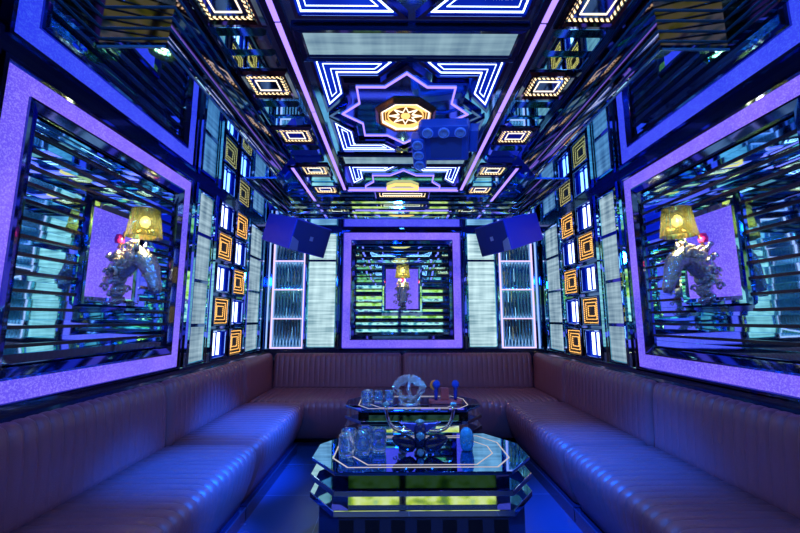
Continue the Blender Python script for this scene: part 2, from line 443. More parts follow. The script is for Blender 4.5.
def framed_panel(w, uc, width, z0, z1, label, plate=(.36, .50), platez=1.675):
    t = thing('framed_mirror_panel', label, 'wall panel', wpos(w, uc, z0), ROT[w])
    h = z1-z0; R = rect(-width/2, width/2, 0, h); bw = .097
    obj('outer_frame', MB().sweep(R, [(-.055, 0), (-.055, .035), (-.03, .06), (-.012, .06), (0, .045), (0, 0)]), M['dark_mirror'], t)
    obj('light_band', MB().ring(R, bw, 0, .05), M['purple'], t)
    obj('inner_frame', MB().sweep(R, [(bw, 0), (bw, .062), (bw+.012, .066), (bw+.05, .05), (bw+.06, .02), (bw+.06, 0)]), M['dark_mirror'], t)
    ins = bw+.06; x0, x1 = -width/2+ins, width/2-ins; za, zb = ins, h-ins
    pw, ph = plate; pc = platez-z0
    px0, px1, pz0, pz1 = -pw/2-.055, pw/2+.055, pc-ph/2-.055, pc+ph/2+.055
    mb = MB(); bars = MB(); n = int(round((zb-za)/.083)); p = (zb-za)/n
    rnd = random.Random(int(uc*100)+ord(w))
    for k in range(n):
        a = za+k*p; b = a+p; tl = rnd.uniform(-.0016, .0016) if k > 4 else rnd.uniform(.0004, .0018)
        if w == 'B' and k > 7: tl = rnd.uniform(.0028, .0050)
        spans = [(x0, x1)] if b <= pz0+.01 or a >= pz1-.01 else [(x0, px0), (px1, x1)]
        for q0, q1 in spans:
            c = (a+b)/2+rnd.uniform(-.012, .012); t2 = rnd.uniform(-.0012, .0012)
            prof = [(0, a+.008), (.026+tl, a+.008), (.028+t2, c-.001), (.024, c), (.027+t2, c+.001), (.027-tl, b-.008), (0, b-.008)]
            m = len(prof)
            vs = [(x, -u, z) for x in (q0, q1) for u, z in prof]
            mb.add(vs, [tuple(range(m)), tuple(range(m, 2*m))] + [(j, (j+1) % m, m+(j+1) % m, m+j) for j in range(m)])
            if k: bars.prism([(q0, a-.0078), (q1, a-.0078), (q1, a+.0078), (q0, a+.0078)], -.040, 0, 'y')
    obj('mirror_slats', mb, M['slat'], t)
    obj('slat_bars', bars, M['bar'], t)
    P = rect(px0, px1, pz0, pz1)
    obj('plate_frame', MB().sweep(P, [(0, 0), (0, .03), (.012, .058), (.03, .058), (.055, .035), (.055, 0)]), M['mirror'], t)
    obj('center_plate', MB().box(-pw/2, pw/2, -.036, 0, pc-ph/2, pc+ph/2), M['purple'], t)
    return t
YL, YRt = 2.215, 2.19        # centres of the main side panels
framed_panel('L', YL, 1.44, .944, 2.404, 'large purple-lit frame of mirror slats on the left wall above the left sofa')
framed_panel('R', 2.172, 1.44, .944, 2.404, 'large purple-lit frame of mirror slats on the right wall above the right sofa')
framed_panel('B', -.014, 1.53, .939, 2.435, 'purple-lit frame of mirror slats in the middle of the back wall', (.42, .52), 1.69)

# ---------------- horse-head wall lamps
def make_sconce(label, w, uc, z):
    t = thing('horse_head_wall_lamp', label, 'wall lamp', wpos(w, uc, z), ROT[w])
    O = .04
    # local: out = -y, z relative to plate centre
    HZ = [-.085]
    def P(o, zz, x=0): return (x, -o-O, zz+HZ[0])
    hd = MB()
    path = [P(.0, -.02), P(.05, .03), P(.10, .075), P(.155, .088), P(.20, .062), P(.225, .012), P(.245, -.045), P(.262, -.098), P(.268, -.125)]
    hd.tube(path, [.062, .070, .068, .062, .058, .050, .038, .034, .022], 14, flat=.78)
    for sx in (-1, 1):
        hd.tube([P(.15, .13, .03*sx), P(.155, .165, .036*sx), P(.16, .19, .034*sx)], [.016, .012, .002], 8)
        hd.ball(P(.215, .03, .036*sx), .011)
        hd.ball(P(.268, -.108, .018*sx), .009)
        hd.tube([P(.20, -.01, .034*sx), P(.235, -.05, .03*sx), P(.255, -.10, .024*sx)], [.008, .007, .004], 6)
    horse = obj('horse_head', hd, M['silver'], t)
    mn = MB(); rn = random.Random(3)
    for k in range(60):
        f = rn.random(); o0 = .15-.16*f+rn.uniform(-.01, .01); z0 = .13-.22*f*f+rn.uniform(-.04, .03); sx = rn.choice((-1, 1)); w0 = .006+.058*rn.random()
        a = rn.uniform(0, 6.28); r0 = rn.uniform(.016, .030)
        mn.tube([P(o0+r0*(1-i*.1)*math.cos(a+i*.8), z0+r0*(1-i*.1)*math.sin(a+i*.8), sx*(w0+.004*i)) for i in range(7)], [.011-.0012*i for i in range(7)], 6)
    obj('mane', mn, M['mane'], horse)
    HZ[0] = 0
    sc = MB()
    def leaf(x, zz, ang, L, o=.03):
        ca, sa = math.cos(ang), math.sin(ang)
        pts = []; rr = []
        for i in range(7):
            f = i/6; bend = .9*f*f
            dx = L*f*math.cos(bend); dz = L*.6*math.sin(bend)
            pts.append(P(o+.02*math.sin(PI*f), zz+dx*sa+dz*ca, x+dx*ca-dz*sa)); rr.append(.022*(1-f*.7)+.003)
        sc.tube(pts, rr, 6)
        sc.ball(pts[-1], .015)
    for k in range(9):
        zz = .03-.035*k; L = .085*(1-.06*k)
        for sx in (-1, 1):
            leaf(.01*sx, zz, (PI/2-(-1)**k*.3)-sx*1.25 if sx > 0 else (PI/2+(-1)**k*.3)+1.25, L)
        sc.ball(P(.03, zz, 0), .02, (1, .8, 1.1))
    for sx in (-1, 1):
        for k in range(3):
            cx, cz = sx*(.07+.01*k), -.01-.085*k
            sp = [P(.03, cz+(.028-.0025*i)*math.sin(i*.75), cx+sx*(.028-.0025*i)*math.cos(i*.75)) for i in range(10)]
            sc.tube(sp, [.009-.0005*i for i in range(10)], 6)
    sc.tube([P(.03, .03), P(.035, -.1), P(.03, -.2), P(.02, -.285)], [.018, .016, .012, .003], 8)
    obj('scroll_bracket', sc, M['silver'], t)
    arm = MB().tube([P(.02, .06), P(.05, .16), P(.13, .172), P(.165, .19)], [.010, .009, .009, .013], 10)
    obj('lamp_stem', arm, M['gold'], t)
    b = MB().ball(P(.165, .222), .028, (1, 1, 1.35)); obj('bulb', b, M['bulb'], t)
    T = Matrix.Translation(P(.165, 0))
    sh = MB().lathe([(.128, .105), (.130, .107), (.092, .30), (.090, .30), (.126, .107)][1:3] + [], 40, T)
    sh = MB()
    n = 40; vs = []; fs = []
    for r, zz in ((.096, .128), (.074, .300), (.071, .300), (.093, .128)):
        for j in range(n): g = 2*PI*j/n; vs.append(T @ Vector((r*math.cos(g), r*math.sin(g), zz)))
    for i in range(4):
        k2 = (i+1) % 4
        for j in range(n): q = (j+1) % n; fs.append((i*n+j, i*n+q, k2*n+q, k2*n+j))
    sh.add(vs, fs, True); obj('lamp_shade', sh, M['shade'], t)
    fin = MB().lathe([(.001, 0), (.022, .004), (.026, .03), (.018, .055), (.001, .06)], 12, Matrix.Translation(P(.02, .09, 0)))
    obj('finial', fin, M['magenta'], t)
    return t
make_sconce('silver horse-head lamp with smoked shade on the left wall frame', 'L', YL, 1.66)
make_sconce('silver horse-head lamp with smoked shade on the right wall frame', 'R', 2.172, 1.66)
make_sconce('silver horse-head lamp with lit shade facing straight out on the back wall frame', 'B', -.008, 1.69)

# ---------------- back-lit woven panels
def light_panel(w, u0, u1, label, z0=.93, z1=2.40, bars=()):
    t = thing('backlit_panel', label, 'light panel', wpos(w, (u0+u1)/2, z0), ROT[w])
    hw = (u1-u0)/2; h = z1-z0
    obj('frame', MB().sweep(rect(-hw-.025, hw+.025, 0, h), [(0, 0), (0, .05), (.01, .06), (.018, .06), (.025, .05), (.025, 0)]), M['mirror'], t)
    obj('woven_screen', MB().box(-hw, hw, -.042, -.005, .02, h-.02), M['weave_back'] if w == 'B' else M['weave'], t)
    for b in bars:
        obj('crossbar', MB().box(-hw, hw, -.056, -.03, b-z0-.014, b-z0+.014), M['dark_mirror'], t)
    return t
SB = (1.25, 1.62, 2.02)
light_panel('L', 3.085, 3.315, 'backlit woven column on the left wall beside the large frame', bars=SB)
light_panel('L', 4.215, 4.57, 'backlit woven column on the left wall nearest the back corner', bars=SB)
light_panel('R', 3.04, 3.27, 'backlit woven column on the right wall beside the large frame', bars=SB)
light_panel('R', 4.17, 4.53, 'backlit woven column on the right wall nearest the back corner', bars=SB)
light_panel('B', -1.225, -.885, 'backlit woven column left of the back wall frame under the left speaker', z1=2.44, bars=(2.06,))
light_panel('B', .855, 1.195, 'backlit woven column right of the back wall frame under the right speaker', z1=2.44, bars=(2.06,))

# ---------------- mirror posts between the columns (part of the wall panelling)
ti = [10]
def post(w, u0, u1, z0=.925, z1=2.44):
    p = Vector(wpos(w, (u0+u1)/2, z0)); hw = (u1-u0)/2; h = z1-z0
    pr = [(-hw, 0), (-hw, -.035), (-hw*.55, -.058), (hw*.55, -.058), (hw, -.035), (hw, 0)]
    Mx = Matrix.Translation(p) @ Matrix.Rotation(ROT[w][2], 4, 'Z')
    struct('trim_%d' % ti[0], MB().prism(pr, 0, h, 'z', Mx), M['mirror']); ti[0] += 1
for w, d in (('L', 0), ('R', -.045)):
    post(w, 2.995+d, 3.055+d); post(w, 3.345+d, 3.425+d); post(w, 4.125+d, 4.185+d); post(w, 4.60+d, 4.68+d); post(w, 1.33, 1.435)
post('B', -.875+.02, -.80-.02, z1=2.44); post('B', .805-.02, .85-.02, z1=2.44); post('B', -1.29, -1.25); post('B', 1.22, 1.265)
post('B', -1.80, -1.74); post('B', 1.74, 1.80)

# ---------------- infinity lights on the side walls
def white_light(label, w, u, z, sz):
    t = thing('infinity_light', label, 'wall light', wpos(w, u, z), ROT[w])
    hw, hh = sz
    R = rect(-hw, hw, -hh, hh)
    obj('frame', MB().sweep(R, [(0, 0), (0, .05), (.008, .06), (.018, .06), (.024, .05), (.024, 0)]), M['dark_mirror'], t)
    obj('blue_backing', MB().box(-hw+.024, hw-.024, -.012, -.002, -hh+.024, hh-.024), M['blue_box'], t)
    for sx in (-1, 1):
        obj('light_bar', MB().box(sx*.046-.018, sx*.046+.018, -.024, -.013, -hh*.74, hh*.74), M['white'], t)
    return t
def amber_light(label, w, u, z, sz):
    t = thing('infinity_light', label, 'wall light', wpos(w, u, z), ROT[w])
    hw, hh = sz
    R = rect(-hw, hw, -hh, hh)
    obj('frame', MB().sweep(R, [(0, 0), (0, .05), (.008, .06), (.014, .06), (.018, .05), (.018, 0)]), M['dark_mirror'], t)
    obj('mirror_backing', MB().box(-hw+.018, hw-.018, -.034, -.002, -hh+.018, hh-.018), M['slot'], t)
    for k, (i, o) in enumerate(((.026, .052), (.057, .047), (.088, .042))):
        obj('led_ring', MB().ring(offset_poly(R, i), .0085, o-.004, o), M['amber'] if k else M['amber'], t)
    return t
ROWS = ((1.07, 'lowest'), (1.375, 'second from bottom'), (1.685, 'third from bottom'), (1.995, 'fourth from bottom'), (2.295, 'topmost'))
for w, d, side in (('L', 0, 'left'), ('R', -.045, 'right')):
    for ci, (u, cn) in enumerate(((3.60, 'near'), (3.965, 'far'))):
        for ri, (z, rn) in enumerate(ROWS):
            if (ri+ci) % 2 == 0:
                white_light('white-barred blue square light, %s of the %s column on the %s wall' % (rn, cn, side), w, u+d, z, (.155, .140))
            else:
                amber_light('amber dotted square light, %s of the %s column on the %s wall' % (rn, cn, side), w, u+d, z, (.155, .140))

# ---------------- mirror-rod grids with neon frames in the back corners
def rod_grid(u0, u1, label):
    t = thing('neon_rod_grid', label, 'wall panel', wpos('B', (u0+u1)/2, .93), ROT['B'])
    hw = (u1-u0)/2; H = 1.50
    obj('backing', MB().box(-hw, hw, -.01, 0, 0, H), M['mirror'], t)
    obj('neon_frame', MB().ring(rect(-hw, hw, 0, H), .015, .03, .05), M['neon_pink'], t)
    for k in range(1, 4):
        obj('neon_crossbar', MB().box(-hw+.022, hw-.022, -.055, -.03, H*k/4-.007, H*k/4+.007), M['neon_pink'], t)
    n = 9
    for k in range(n):
        x = -hw+.022 + (2*hw-.044)*(k+.5)/n; r = .017
        obj('mirror_rod', MB().lathe([(r, .022), (r, H-.022)], 14, Matrix.Translation((x, -.018, 0))), M['rod'], t)
    return t
rod_grid(-1.70, -1.285, 'pink neon grid of mirror rods in the left back corner')
rod_grid(1.27, 1.705, 'pink neon grid of mirror rods in the right back corner')

# ---------------- rear of the room: screens and flanking lights, seen only in the mirrors
def tv(uc, label):
    t = thing('mounted_tv', label, 'television', (uc, YR+.03, 1.22), ROT['T'])
    obj('casing', MB().box(-.66, .66, -.05, 0, 0, 1.10), M['black'], t, bevel=.006)
    obj('screen', MB().box(-.63, .63, -.056, -.049, .03, 1.07), M['tv'], t)
tv(-.68, 'lit television on the rear wall, left in the mirror strips')
tv(.68, 'lit television on the rear wall, right in the mirror strips')
for w in ('L', 'R'):
    sd = 'left' if w == 'L' else 'right'
    framed_panel(w, -.25, 1.44, .944, 2.404, 'purple-lit slat frame at the rear end of the %s wall beside the television' % sd)
    for ri, (z, rn) in enumerate(ROWS):
        (amber_light if ri % 2 else white_light)('%s square light beside the rear frame on the %s wall' % (rn, sd), w, .85, z, (.155, .140))
    light_panel(w, 1.09, 1.28, 'backlit woven column beside the rear lights on the %s wall' % sd)

# ------------------------------------------------------------------ ceiling things, modelled facing -y then turned to face down
DOWN = (PI/2, 0, 0)     # local x = x, local z = -y, out = down
def cthing(name, label, cat, x, y, group=None): return thing(name, label, cat, (x, y, ZC), DOWN, group)
# two long neon lines, and two short ones at the far end
def neon_line(x, y0, y1, label):
    t = cthing('ceiling_neon_line', label, 'neon light', x, y0)
    L = y1-y0
    obj('channel', MB().box(-.045, .045, -.012, 0, -L, 0), M['rail'], t)
    for k in range(max(1, round(L/.76))):
        n = max(1, round(L/.76)); a = -L*(k+1)/n+.006; b = -L*k/n-.006
        obj('light_tube', MB().box(-.0135, .0135, -.016, -.004, a, b), M['neon'], t)
neon_line(-.645, -1.5, 3.90, 'long lilac neon line on the ceiling, left of the star')
neon_line(.615, -1.5, 3.90, 'long lilac neon line on the ceiling, right of the star')
neon_line(-1.05, 3.30, 4.28, 'short lilac neon line on the ceiling near the left speaker')
neon_line(1.04, 3.30, 4.28, 'short lilac neon line on the ceiling near the right speaker')
t = cthing('ceiling_neon_line', 'lilac neon line across the ceiling end, joining the long lines', 'neon light', -.015, 3.915)
obj('light_tube', MB().box(-.60, .60, -.018, 0, -.012, .012), M['neon'], t)

# lit screens across the ceiling
def ceil_screen(y0, y1, label):
    t = cthing('ceiling_light_panel', label, 'light panel', -.015, (y0+y1)/2)
    h = (y1-y0)/2
    obj('frame', MB().sweep(rect(-.575, .575, -h-.045, h+.045), [(0, 0), (0, .02), (.01, .026), (.035, .02), (.045, .012), (.045, 0)]), M['rail'], t)
    obj('woven_screen', MB().box(-.53, .53, -.012, 0, -h, h), M['weave_top'], t)
ceil_screen(1.655, 1.805, 'grey-blue lit panel across the ceiling, nearer one')
ceil_screen(3.065, 3.205, 'grey-blue lit panel across the ceiling, farther one behind the stage light')

# L-shaped white-lined chevron lights round each star
def chevron(sx, sy, yc, label):
    t = cthing('chevron_light', label, 'ceiling light', -.012, yc)
    # star-centred coordinates; local z = -(y - yc)
    L = [(.51, .54), (.085, .54), (.18, .435), (.41, .435), (.41, .24), (.51, .115)]
    P = [(sx*x, -sy*y) for x, y in L]
    a = sum(P[i-1][0]*P[i][1]-P[i][0]*P[i-1][1] for i in range(len(P)))
    if a < 0: P = P[::-1]
    obj('blue_panel', MB().prism(offset_poly(P, -.012), -.010, 0, 'y'), M['blue_box'], t)
    obj('trim', MB().ring(offset_poly(P, -.03), .018, 0, .022), M['dark_mirror'], t)
    obj('light_line', MB().ring(P, .0075, .010, .014), M['white'], t)
    Q = offset_poly(P, .030)
    obj('light_line', MB().ring(Q, .0035, .010, .013), M['white'], t)
STAR_Y = 2.385
for sy, rn in ((-1, 'near'), (1, 'far')):
    for sx, cn in ((-1, 'left'), (1, 'right')):
        chevron(sx, sy, STAR_Y, 'white-lined blue chevron light at the %s %s corner of the ceiling star' % (rn, cn))
for sx, cn in ((-1, 'left'), (1, 'right')):
    chevron(sx, 1, .985, 'white-lined blue chevron light in front of the nearer lit ceiling panel, %s' % cn)
    chevron(sx, -1, 3.80, 'white-lined blue chevron light past the farther lit ceiling panel, %s' % cn)

# star neon and amber medallion
def star(R, a, half=False):
    pts = []
    b = R-a
    q = [(R, 0), (a, b), (a, a), (b, a)]
    for k in range(4):
        c, s = round(math.cos(k*PI/2)), round(math.sin(k*PI/2))
        pts += [(c*x-s*y, s*x+c*y) for x, y in q]
    return pts
t = cthing('ceiling_star_neon', 'lilac eight-pointed neon star on the ceiling around the amber medallion', 'neon light', -.025, STAR_Y)
obj('dark_backing', MB().prism(offset_poly(star(.435, .305), -.05), -.008, 0, 'y'), M['ceil'], t)
obj('outer_trim', MB().ring(offset_poly(star(.435, .305), -.062), .02, 0, .028), M['dark_mirror'], t)
obj('light_tube', MB().ring(star(.435, .305), .0105, .008, .016), M['neon'], t)
t = cthing('ceiling_star_neon', 'half-hidden lilac neon star at the far end of the ceiling', 'neon light', -.02, 3.80)
hs = [(-.40, -.085), (-.40, 0), (-.305, .13), (-.305, .305), (-.13, .305), (0, .435), (.13, .305), (.305, .305), (.305, .13), (.40, 0), (.40, -.085)][::-1]
obj('light_tube', MB().ring(hs, .010, .004, .012), M['neon'], t)
obj('amber_band', MB().ring([(-.17, -.07), (.17, -.07), (.17, .0), (.08, .09), (-.08, .09), (-.17, .0)], .014, .004, .03), M['amber_solid'], t)

def octagon(r, ry=None):
    ry = ry or r
    return [(r*math.cos(PI/8+k*PI/4)/math.cos(PI/8), ry*math.sin(PI/8+k*PI/4)/math.cos(PI/8)) for k in range(8)]
t = cthing('ceiling_medallion', 'amber octagonal medallion with a gold star in the middle of the ceiling', 'ceiling light', -.022, 2.40)
obj('housing', MB().sweep(octagon(.205), [(0, 0), (0, .012), (.02, .034), (.035, .034), (.04, .012), (.04, 0)]), pbr('dark_bronze', (.30, .12, .04), .25, .9), t)
obj('amber_face', MB().prism(octagon(.165), -.012, 0, 'y'), emit('amber_glow', (.16, .05, .006), .5, (.4, .15, .02), 14), t)
obj('led_ring', MB().ring(octagon(.162), .008, .012, .030), M['warm_line'], t)
obj('led_ring', MB().ring(octagon(.140), .005, .012, .026), M['amber_solid'], t)
st = MB(); pts = []
for k in range(16):
    r = .115 if k % 2 == 0 else .052; pts.append((r*math.cos(k*PI/8), r*math.sin(k*PI/8)))
obj('star_motif', MB().ring(pts, .0045, .012, .020), M['warm_line'], t)
obj('circle_band', MB().ring([(.125*math.cos(k*PI/16), .125*math.sin(k*PI/16)) for k in range(32)], .006, .012, .024), M['amber_solid'], t)
obj('center_boss', MB().lathe([(.034, 0), (.032, .02), (.02, .03), (.001, .034)], 20, Matrix.Rotation(PI/2, 4, 'X')), M['amber_solid'], t)

# dotted square lights along both sides of the ceiling
def dot_square(x, y, label, hx=.100, hy=.085):
    t = cthing('dotted_square_light', label, 'ceiling light', x, y)
    R = rect(-hx, hx, -hy, hy)
    obj('frame', MB().sweep(offset_poly(R, -.05), [(0, 0), (0, .008), (.016, .022), (.030, .022), (.04, .012), (.04, 0)]), M['cornice'], t)
    obj('mirror_backing', MB().box(-hx, hx, -.006, 0, -hy, hy), M['dark_mirror'], t)
    obj('dot_ring', MB().ring(R, .011, .006, .012), M['warm_dots'], t)
    obj('light_ring', MB().ring(offset_poly(R, .036), .006, .006, .010), M['warm_line'], t)
SQ = ((1.49, 'nearest'), (2.08, 'second from front'), (2.70, 'third from front'), (3.37, 'fourth from front'), (3.90, 'farthest'))
for s, sd in ((-1, 'left'), (1, 'right')):
    for y, rn in SQ: dot_square(s*.84-.015, y, 'white dotted square ceiling light, %s along the %s side' % (rn, sd))
dot_square(-.02, 4.06, 'long white dotted ceiling light past the neon lines by the cornice', .26, .07)
# mirror ribs between the squares
for s in (-1, 1):
    for k, y in enumerate((1.78, 2.40, 3.03, 3.63)):
        for dy in (-.07, .07):
            mb = MB().prism([(-.13, 0), (.13, 0), (.13, -.012), (.115, -.022), (-.115, -.022), (-.13, -.012)], y+dy-.045, y+dy+.045, 'y', Matrix.Translation((s*.84-.015, 0, ZC)))
            struct('trim_%d' % ti[0], mb, M['mirror']); ti[0] += 1

# stage light
t = thing('stage_effect_light', 'dark blue stage effect light with six lenses hanging below the ceiling star', 'stage light', (.245, 2.42, 2.52), (-.42, .06, -.16))
body = MB().box(-.17, .17, -.15, .13, -.07, .03); obj('body', body, M['navy_gloss'] if 0 else M['metal'], t, bevel=.02)
def bank(x0, x1, y0, y1, name, n, along):
    b = obj(name, MB().box(x0, x1, y0, y1, -.115, -.03), M['metal'], t, bevel=.012)
    for k in range(n):
        f = (k+.5)/n
        c = (x0+(x1-x0)*f, (y0+y1)/2) if along == 'x' else ((x0+x1)/2, y0+(y1-y0)*f)
        obj('lens_ring', MB().lathe([(.036, 0), (.037, .012), (.030, .012), (.030, 0)], 18, Matrix.Translation((c[0], c[1], -.114)) @ Matrix.Rotation(PI, 4, 'X')), M['lens_rim'], b)
        obj('lens', MB().lathe([(.030, 0), (.030, .010), (.022, .012), (.018, .006), (.001, .004)], 18, Matrix.Translation((c[0], c[1], -.115)) @ Matrix.Rotation(PI, 4, 'X')), M['lens'], b)
bank(-.15, .16, -.20, -.11, 'lens_bank', 3, 'x')
bank(-.215, -.125, -.10, .16, 'lens_bank', 3, 'y')
obj('bracket', MB().tube([(-.18, .0, 0), (-.18, 0, .10), (0, 0, .125), (.18, 0, .10), (.18, 0, 0)], .012, 8), M['metal'], t)
obj('label_plate', MB().box(-.09, .12, -.08, .09, -.074, -.069), pbr('blue_label_plate', (.04, .09, .28), .4), t)
obj('side_box', MB().box(.17, .225, -.12, .06, -.06, .02), M['metal'], t, bevel=.01)

# ------------------------------------------------------------------ speakers
def speaker(label, c, yaw, pitch, roll, w, d, h, flip):
    rot = (Matrix.Rotation(yaw, 3, 'Z') @ Matrix.Rotation(pitch, 3, 'X') @ Matrix.Rotation(roll, 3, 'Y')).to_euler()
    t = thing('wall_speaker', label, 'speaker', c, rot)
    k = .97
    mb = MB().add([(-w, -d, -h), (w, -d, -h), (w, -d, h), (-w, -d, h), (-w*k, d, -h*k), (w*k, d, -h*k), (w*k, d, h*k), (-w*k, d, h*k)],
                  [(0,1,2,3), (5,4,7,6), (0,4,5,1), (3,2,6,7), (0,3,7,4), (1,5,6,2)])
    obj('cabinet', mb, M['black'], t, bevel=.008)
    g = obj('grille', MB().box(-w+.012, w-.012, -d-.010, -d+.002, -h+.012, h-.012), M['grille'], t, bevel=.005)
    obj('badge', MB().box(.0*w-.018, .0*w+.018, -d-.013, -d-.008, -.022, .022), M['badge'], g)
    s = 1 if flip else -1
    pr = [(s*(w-.004), -h+.004), (s*(w*.55), -h+.004), (s*(w*.62), -h*.35), (s*(w-.004), -h*.15)]
    obj('corner_cap', MB().prism(pr, -d-.012, -d-.006, 'y'), M['badge'], g)
    obj('bracket', MB().box(-.03, .03, d*.4, d+.06, h*.86, h*.86+.04), M['metal'], t)
f = .9634
speaker('black wall speaker tilted down in the left back corner', (-.0817-1.1355*f, 3.95, 1.3+.9366*f), .764, .2926, .1133, .2178*f, .3476*f, .1641*f, False)
speaker('black wall speaker tilted down in the right back corner', (-.0817+1.2694*f, 3.95, 1.3+.9458*f), -.908, .2953, -.0608, .2013*f, .3269*f, .1648*f, True)

# ------------------------------------------------------------------ sofas
def ribbed(prof, ribmask, length, pitch, depth=.0065, mapf=None, start=0.0, soft=.05):
    """prof: closed (u,z) outline; extruded along t with sewn grooves every pitch"""
    n = len(prof); cx = sum(p[0] for p in prof)/n; cz = sum(p[1] for p in prof)/n
    nr = []
    for i in range(n):
        a, b = prof[i-1], prof[(i+1) % n]; dx, dz = b[0]-a[0], b[1]-a[1]; l = math.hypot(dx, dz) or 1
        q = (dz/l, -dx/l)
        if q[0]*(prof[i][0]-cx)+q[1]*(prof[i][1]-cz) < 0: q = (-q[0], -q[1])
        nr.append(q)
    ts = []
    k = 0
    nrib = max(1, round(length/pitch)); p = length/nrib
    for k in range(nrib):
        for f2 in (0, .06, .14, .3, .5, .7, .86, .94): ts.append((k+f2)*p)
    ts.append(length)
    ts = sorted(set(ts) | {.004, .010, .018, .028, .038, length-.004, length-.010, length-.018, length-.028, length-.038})
    vs = []
    for tt in ts:
        fr = (tt/p) % 1; dd = min(fr, 1-fr)*p
        g = depth*math.exp(-(dd/.007)**2) - .0015*math.sin(PI*fr)
        e = min(tt, length-tt)
        en = .030*max(0, 1-e/soft)**2 if e < soft else 0
        for i, (u, z) in enumerate(prof):
            q = nr[i]; o = -(g*ribmask[i]+en)
            vs.append(mapf(u+q[0]*o, tt, z+q[1]*o))
    m = len(ts)
    fs = [(i*n+j, i*n+(j+1) % n, (i+1)*n+(j+1) % n, (i+1)*n+j) for i in range(m-1) for j in range(n)]
    fs += [tuple(range(n)), tuple((m-1)*n+j for j in range(n))]
    mb = MB(); mb.add(vs, fs, True)
    mb.sm[-1] = mb.sm[-2] = False
    return mb
# u = distance from the wall face
BACK = [(.085, .40), (.085, .84), (.095, .865), (.115, .880), (.145, .882), (.172, .868), (.188, .840), (.197, .79), (.203, .72), (.208, .62), (.212, .50), (.212, .40)]
BM =   [0, 0, .2, .6, 1, 1.1, 1.1, 1, .8, .5, .3, .1]
D = .80
def seat_prof(front):
    return [(.2135, .16), (.2135, .46), (.23, .482), (.35, .486), (front-.22, .486), (front-.09, .484), (front-.05, .478), (front-.022, .462), (front-.006, .436), (front-.001, .40), (front-.008, .34), (front-.026, .27), (front-.055, .19), (front-.095, .105), (front-.11, .0955), (.2135, .0955)]
SMK = [0, 0, .6, 1, 1, 1, 1, 1, .9, .6, .15, 0, 0, 0, 0, 0]
def side_map(s, y0):
    return lambda u, t, z: (s*(XW-u), y0+t, z)
def back_map(x0):
    return lambda u, t, z: (x0+t, YB-u, z)
PT = .062
def side_sofa(s, y0, y1, yb1, yb0, label):
    t = thing('sofa_section', label, 'sofa', (s*(XW-.5), y0, 0))
    inv = Matrix.Translation((-t.location.x, -t.location.y, 0))
    def put(name, mb, mat):
        mb.v = [tuple(inv @ Vector(v)) for v in mb.v]; return obj(name, mb, mat, t)
    put('seat', ribbed(seat_prof(.815), SMK, y1-y0, PT, mapf=side_map(s, y0)), M['leather'])
    put('backrest', ribbed(BACK, BM, yb1-yb0, PT, mapf=side_map(s, yb0)), M['leather'])
    a, b = sorted((s*(XW-.09), s*1.063))
    put('plinth', MB().box(a, b, y0, y1, 0, .094), M['rail'])
    a, b = sorted((s*1.068, s*1.060))
    put('plinth_edge', MB().box(a, b, y0, y1, .082, .0935), pbr('plinth_edge_strip', (.05, .09, .2), .2, .6))
    a, b = sorted((s*(XW-.812), s*(XW-.800)))
    return t
side_sofa(-1, -1.25, 2.626, 2.626, -1.25, 'near section of the burgundy ribbed sofa along the left wall')
side_sofa(-1, 2.640, 3.890, 3.890, 2.640, 'farther section of the burgundy ribbed sofa along the left wall')
side_sofa(1, -1.25, 2.586, 2.586, -1.25, 'near section of the burgundy ribbed sofa along the right wall')
side_sofa(1, 2.600, 3.890, 3.890, 2.600, 'farther section of the burgundy ribbed sofa along the right wall')
t = thing('sofa_section', 'back section of the burgundy ribbed sofa under the back wall frame', 'sofa', (0, YB-.5, 0))
inv = Matrix.Translation((0, -(YB-.5), 0))
def putb(name, mb, mat):
    mb.v = [tuple(inv @ Vector(v)) for v in mb.v]; return obj(name, mb, mat, t)
putb('seat', ribbed(seat_prof(.99), SMK, 2*(XW-.215), PT, mapf=back_map(-(XW-.215))), M['leather'])
putb('backrest', ribbed(BACK, BM, 1.575, PT, mapf=back_map(-1.595)), M['leather'])
putb('backrest', ribbed(BACK, BM, 1.61, PT, mapf=back_map(-.014)), M['leather'])
for s in (-1, 1):
    putb('corner_backrest', ribbed(BACK, [x*.15 for x in BM], 4.80-3.892, .15, mapf=side_map(s, 3.892)), M['leather'])
putb('plinth', MB().box(-1.6, 1.6, 4.22, YB-.09, 0, .094), M['rail'])

